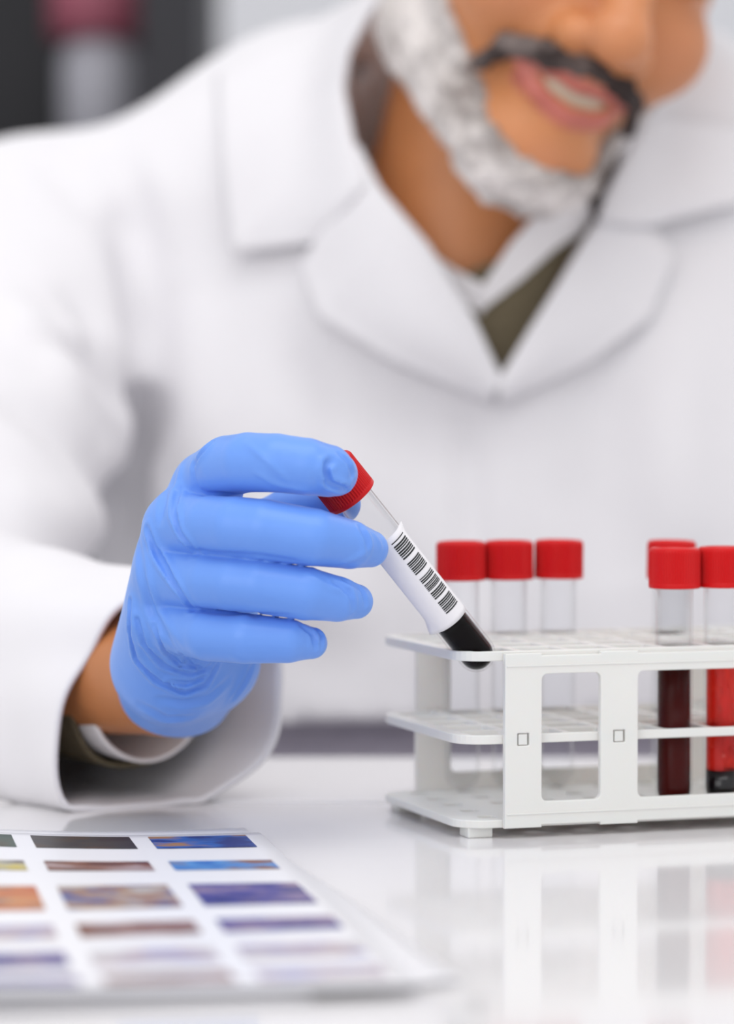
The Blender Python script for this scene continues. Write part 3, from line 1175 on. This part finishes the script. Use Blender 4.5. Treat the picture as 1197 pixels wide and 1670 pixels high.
# clefts between the fingers and stretched folds of the nitrile
LINES = [
    ([(316, 752), (314, 775), (320, 797), (336, 808)], 1.5, 1.9), ([(336, 806), (380, 806), (430, 803)], 1.3, 1.5),
    ([(290, 800), (284, 835), (294, 868), (320, 900)], 1.3, 1.2), ([(312, 896), (350, 903), (420, 907), (480, 915)], 1.3, 1.7),
    ([(240, 862), (258, 905), (285, 950), (316, 995)], 1.3, 1.3), ([(308, 990), (350, 996), (420, 1001), (470, 1004)], 1.3, 1.7),
    ([(296, 758), (290, 790), (284, 830)], 1.6, -0.6), ([(275, 775), (268, 810), (262, 850)], 1.6, 0.45),
    ([(345, 722), (328, 740), (316, 760)], 1.2, 0.8),
    ([(213, 980), (214, 1030), (224, 1075), (258, 1110), (300, 1128), (335, 1115), (352, 1086)], 1.2, 1.35),
    ([(224, 1010), (236, 1050), (268, 1085), (310, 1098), (345, 1088)], 1.1, 1.1),
    ([(252, 1020), (268, 1058), (295, 1084), (330, 1090)], 1.0, 0.9), ([(218, 985), (219, 1035), (230, 1070), (262, 1103)], 1.4, -0.7),
    ([(275, 1112), (305, 1115), (332, 1104)], 1.0, 0.8), ([(262, 1140), (300, 1146), (340, 1138), (370, 1112)], 1.8, 0.6),
    ([(380, 1140), (400, 1110), (412, 1085)], 1.4, 0.6), ([(296, 1065), (305, 1080), (325, 1088)], 0.9, 0.8),
    ([(232, 1150), (270, 1172), (310, 1170)], 2.0, 0.5),
    # index fingertip: bunched pocket of glove
    ([(536, 776), (528, 762), (540, 752)], 1.4, 1.1), ([(526, 768), (538, 790), (566, 798)], 1.3, 1.3), ([(568, 752), (580, 770), (566, 796)], 1.1, -0.9),
    ([(535, 792), (552, 800), (570, 798)], 1.2, -0.9), ([(552, 740), (570, 756), (574, 776)], 1.0, 0.7),
    ([(400, 722), (440, 755), (470, 785)], 1.3, -0.45), ([(415, 770), (450, 790), (500, 800)], 1.2, -0.5),
    # middle, ring and little fingertips
    ([(586, 858), (600, 882), (600, 900)], 1.2, 0.7), ([(560, 918), (590, 905), (606, 890)], 1.2, -0.6), ([(606, 868), (618, 882), (622, 896)], 1.0, -0.4),
    ([(545, 950), (572, 968), (576, 992)], 1.1, 0.7), ([(560, 945), (590, 962), (596, 985)], 1.0, 0.6), ([(500, 935), (540, 960), (570, 962)], 1.3, -0.4),
    ([(490, 1020), (510, 1035), (514, 1055)], 1.0, 0.7), ([(500, 1016), (524, 1034), (524, 1056)], 0.9, 0.5),
    ([(226, 880), (232, 940), (250, 1000), (285, 1060)], 1.8, 0.45), ([(240, 940), (262, 1000), (296, 1050)], 1.6, -0.4),
]
for pts, w_, a_ in LINES:
    q = gl_on(pts)
    if len(q) > 1:
        cleft = a_ > 1.4
        gf.groove(q, w_ * (0.9 if cleft else 0.85), a_ * (1.2 if cleft else 2.3 if a_ > 0 else 1.8), 0.4 if 0 < a_ <= 1.4 else 0.0)
# cuff: cut across the wrist
c0 = P(285, 1128, 1176)
n_c = np.array([-0.42, 0.72, -0.55])
n_c = n_c / np.linalg.norm(n_c)
X, Y, Z = gf.ax[0][:, None, None], gf.ax[1][None, :, None], gf.ax[2][None, None, :]
pl = (X - c0[0]) * n_c[0] + (Y - c0[1]) * n_c[1] + (Z - c0[2]) * n_c[2]
gf.F = np.maximum(gf.F, pl).astype(np.float32)
gv, gfaces = gf.mesh()
obj('nitrile_glove', gv, gfaces, M_glove, person)

# ------------------------------------------------------------------ printed sheets on the bench
def paper_z(x, y, base, ph):
    t = np.clip((1120 - y) / 400, 0, 1)
    return base + 0.7 * np.sin(y * 0.021 + x * 0.012 + ph) + 1.2 + 4.0 * np.clip((-x - 60) / 90, 0, 1) ** 2 * (1 - t) + 9 * np.clip(t - 0.72, 0, 1) / 0.28 * (base > 0.7)


def photo_mat(i, cols3):
    m = bpy.data.materials.new('photo_print_%d' % i)
    nt, b = nodes_of(m)
    N, L = nt.nodes, nt.links
    tc = N.new('ShaderNodeTexCoord')
    mp = N.new('ShaderNodeMapping')
    mp.inputs['Location'].default_value = (i * 1.7, i * 0.6, 0)
    mp.inputs['Scale'].default_value = (1, 1.6, 1)
    nz = N.new('ShaderNodeTexNoise')
    nz.inputs['Scale'].default_value = 55
    nz.inputs['Detail'].default_value = 3
    L.new(tc.outputs['Object'], mp.inputs[0])
    L.new(mp.outputs[0], nz.inputs['Vector'])
    cr = N.new('ShaderNodeValToRGB')
    e = cr.color_ramp.elements
    e[0].position, e[1].position = 0.38, 0.62
    e[0].color, e[1].color = (*cols3[0], 1), (*cols3[2], 1)
    mid = e.new(0.5)
    mid.color = (*cols3[1], 1)
    L.new(nz.outputs['Fac'], cr.inputs[0])
    L.new(cr.outputs[0], b.inputs['Base Color'])
    b.inputs['Roughness'].default_value = 0.45
    return m


M_paper = mat('coated_paper', (0.84, 0.84, 0.87), 0.4, 0.01, 20, spec=0.35)
PR = math.radians(10)
CORNER = P(424, 1366, 1110)


def paper_xy(s, q):
    """s: mm leftwards from the right edge, q: mm towards the viewer from the far edge"""
    ex, ey = np.array([math.cos(PR), math.sin(PR)]), np.array([math.sin(PR), -math.cos(PR)])
    b = np.array([CORNER[0], CORNER[1]])
    return b - np.multiply.outer(s, ex) + np.multiply.outer(q, ey)


def paper_patch(name, s0, s1, q0, q1, base, ph, m, parent, n=24, k=40, rot=0.0, shift=(0, 0)):
    S, Q = np.meshgrid(np.linspace(s0, s1, n), np.linspace(q0, q1, k))
    xy = paper_xy(S, Q)
    if rot:
        c = np.array([CORNER[0], CORNER[1]])
        R = np.array([[math.cos(rot), -math.sin(rot)], [math.sin(rot), math.cos(rot)]])
        xy = (xy - c) @ R.T + c
    xy = xy + np.array(shift)
    z = paper_z(xy[..., 0], xy[..., 1], base, ph)
    V = np.concatenate([xy, z[..., None]], -1).reshape(-1, 3)
    F = [(j * n + i, j * n + i + 1, (j + 1) * n + i + 1, (j + 1) * n + i) for j in range(k - 1) for i in range(n - 1)]
    o = obj(name, V, F, m, parent)
    return o


pg = 'printed contact sheets stacked on the bench'
for idx, (base, ph, rot, sh, lb) in enumerate(((0.0, 1.2, -0.05, (-14, -4), 'blank white sheet lying directly on the bench under the photo sheets'),
                                               (0.45, 1.2, 0.05, (-6, 14), 'white sheet sandwiched under the sheet of printed photos'),
                                               (0.9, 1.2, 0.0, (0, 0), 'top sheet printed with a grid of small colour photos'))):
    sheet_t = thing('printed_sheet', lb, 'paper', (CORNER[0] - 90, CORNER[1] - 140, base), pg)
    p = paper_patch('page', 0, 205, 0, 305, base, ph, M_paper, sheet_t, rot=rot, shift=sh)
    sdf = p.modifiers.new('thickness', 'SOLIDIFY')
    sdf.thickness = 0.0003
    sdf.offset = 0
    if idx == 2:
        pal = {
            'dark': ((0.02, 0.015, 0.02), (0.03, 0.03, 0.03), (0.05, 0.03, 0.02)),
            'green': ((0.01, 0.04, 0.03), (0.02, 0.07, 0.05), (0.05, 0.05, 0.03)),
            'blue': ((0.01, 0.03, 0.20), (0.02, 0.12, 0.45), (0.35, 0.18, 0.08)),
            'sky': ((0.03, 0.15, 0.50), (0.10, 0.30, 0.65), (0.25, 0.10, 0.05)),
            'orange': ((0.50, 0.12, 0.03), (0.60, 0.25, 0.08), (0.10, 0.12, 0.16)),
            'mix': ((0.03, 0.08, 0.30), (0.35, 0.18, 0.08), (0.45, 0.42, 0.40)),
            'purple': ((0.02, 0.02, 0.15), (0.06, 0.05, 0.28), (0.3, 0.22, 0.3)),
            'brown': ((0.10, 0.03, 0.02), (0.22, 0.08, 0.04), (0.4, 0.3, 0.3)),
            'yellow': ((0.55, 0.45, 0.10), (0.4, 0.4, 0.35), (0.15, 0.12, 0.1)),
            'pale': ((0.35, 0.35, 0.55), (0.5, 0.4, 0.42), (0.6, 0.6, 0.62)),
        }
        mats = {k: photo_mat(i, v) for i, (k, v) in enumerate(pal.items())}
        rows = [(6, 36), (68, 90), (122, 166), (190, 212), (232, 253), (268, 288)]
        grid = [['blue', 'dark', 'green', 'dark'], ['sky', 'brown', 'yellow', 'blue'], ['purple', 'mix', 'orange', 'mix'],
                ['purple', 'brown', 'pale', 'dark'], ['pale', 'pale', 'purple', 'brown'], ['pale', 'brown', 'purple', 'pale']]
        for (q0, q1), names in zip(rows, grid):
            for c, nm in enumerate(names):
                s0 = 6 + c * 40.5
                paper_patch('printed_photo', s0, s0 + 34, q0, q1, base + 0.32, ph, mats[nm], sheet_t, 10, 14)

# ------------------------------------------------------------------ background
def shelf_unit():
    s = thing('storage_shelf', 'tall charcoal shelf unit against the bright wall behind the shoulder', 'shelf', (-430, 2650, FLOOR))
    x0, x1, y0, y1, zt = -700, P(330, 0, 2500)[0], 2500, 2800, 900
    obj('side_board', *box((x0, y0, FLOOR), (x0 + 25, y1, zt), 2), M_dark, s, False)
    obj('side_board', *box((x1 - 50, y0, FLOOR), (x1, y1, zt), 2), M_dark, s, False)
    obj('back_board', *box((x0 + 25, y1 - 15, FLOOR), (x1 - 50, y1, zt), 0), M_dark, s, False)
    for z in (FLOOR + 60, -340, 20, 330, zt - 25):
        obj('shelf_board', *box((x0 + 25, y0, z), (x1 - 50, y1 - 15, z + 22), 1), M_dark, s, False)
    return s


shelf_unit()
M_jar = mat('frosted_white_plastic', (0.52, 0.52, 0.58), 0.5, 0.05)
M_pink = mat('dusty_pink_plastic', (0.40, 0.11, 0.16), 0.6, 0.15, 20)
c = P(150, 170, 2560)
jar = thing('reagent_bottle', 'frosted grey-white reagent bottle with a pink lid on the dark shelf', 'bottle', (c[0], 2650, 352.6))
Mj = Matrix.Translation((c[0], 2650, 352.6))
obj('bottle_body', *xf(lathe([(30, 0), (34, 4), (34, 78), (30, 90), (22, 96), (22, 100)], 48), Mj), M_jar, jar)
obj('lid', *xf(lathe([(36, 97), (44, 100), (44, 145), (40, 150)], 48), Mj), M_pink, jar)
M_pale = mat('pale_mauve_laminate', (0.62, 0.56, 0.62), 0.5, 0.03, 10)
pc = thing('storage_cabinet', 'pale mauve low cabinet against the bright wall beside the face', 'cabinet', (480, 2700, FLOOR))
zt = P(1180, 140, 2500)[2]
xl = P(1085, 200, 2500)[0]
obj('cabinet_body', *box((xl, 2520, FLOOR), (xl + 600, 2900, zt - 20), 3), M_pale, pc, False)
obj('cabinet_top', *box((xl - 8, 2500, zt - 20), (xl + 608, 2905, zt), 3), M_pale, pc, False)
for k in range(2):
    dr = obj('cabinet_door', *box((xl + 6 + 297 * k, 2508, FLOOR + 60), (xl + 297 + 297 * k, 2520, zt - 28), 2), M_pale, pc, False)
    obj('handle', *box((xl + (270 if k == 0 else 320), 2488, zt - 190), (xl + (280 if k == 0 else 330), 2508, zt - 90), 3), M_metal, dr, False)

# stool under the person
st = thing('lab_stool', 'round grey lab stool under the seated person behind the bench', 'stool', (60, 1600, FLOOR))
Ms = Matrix.Translation((60, 1600, FLOOR))
zs = 750 - 255
obj('seat', *xf(lathe([(150, zs - 50), (165, zs - 40), (168, zs - 12), (150, zs)], 48), Ms), M_dark, st)
obj('column', *xf(lathe([(28, 30), (28, 250), (20, 255), (20, zs - 48)], 24), Ms), M_metal, st)
obj('base', *xf(lathe([(230, 0), (230, 12), (40, 34), (30, 40)], 48), Ms), M_metal, st)
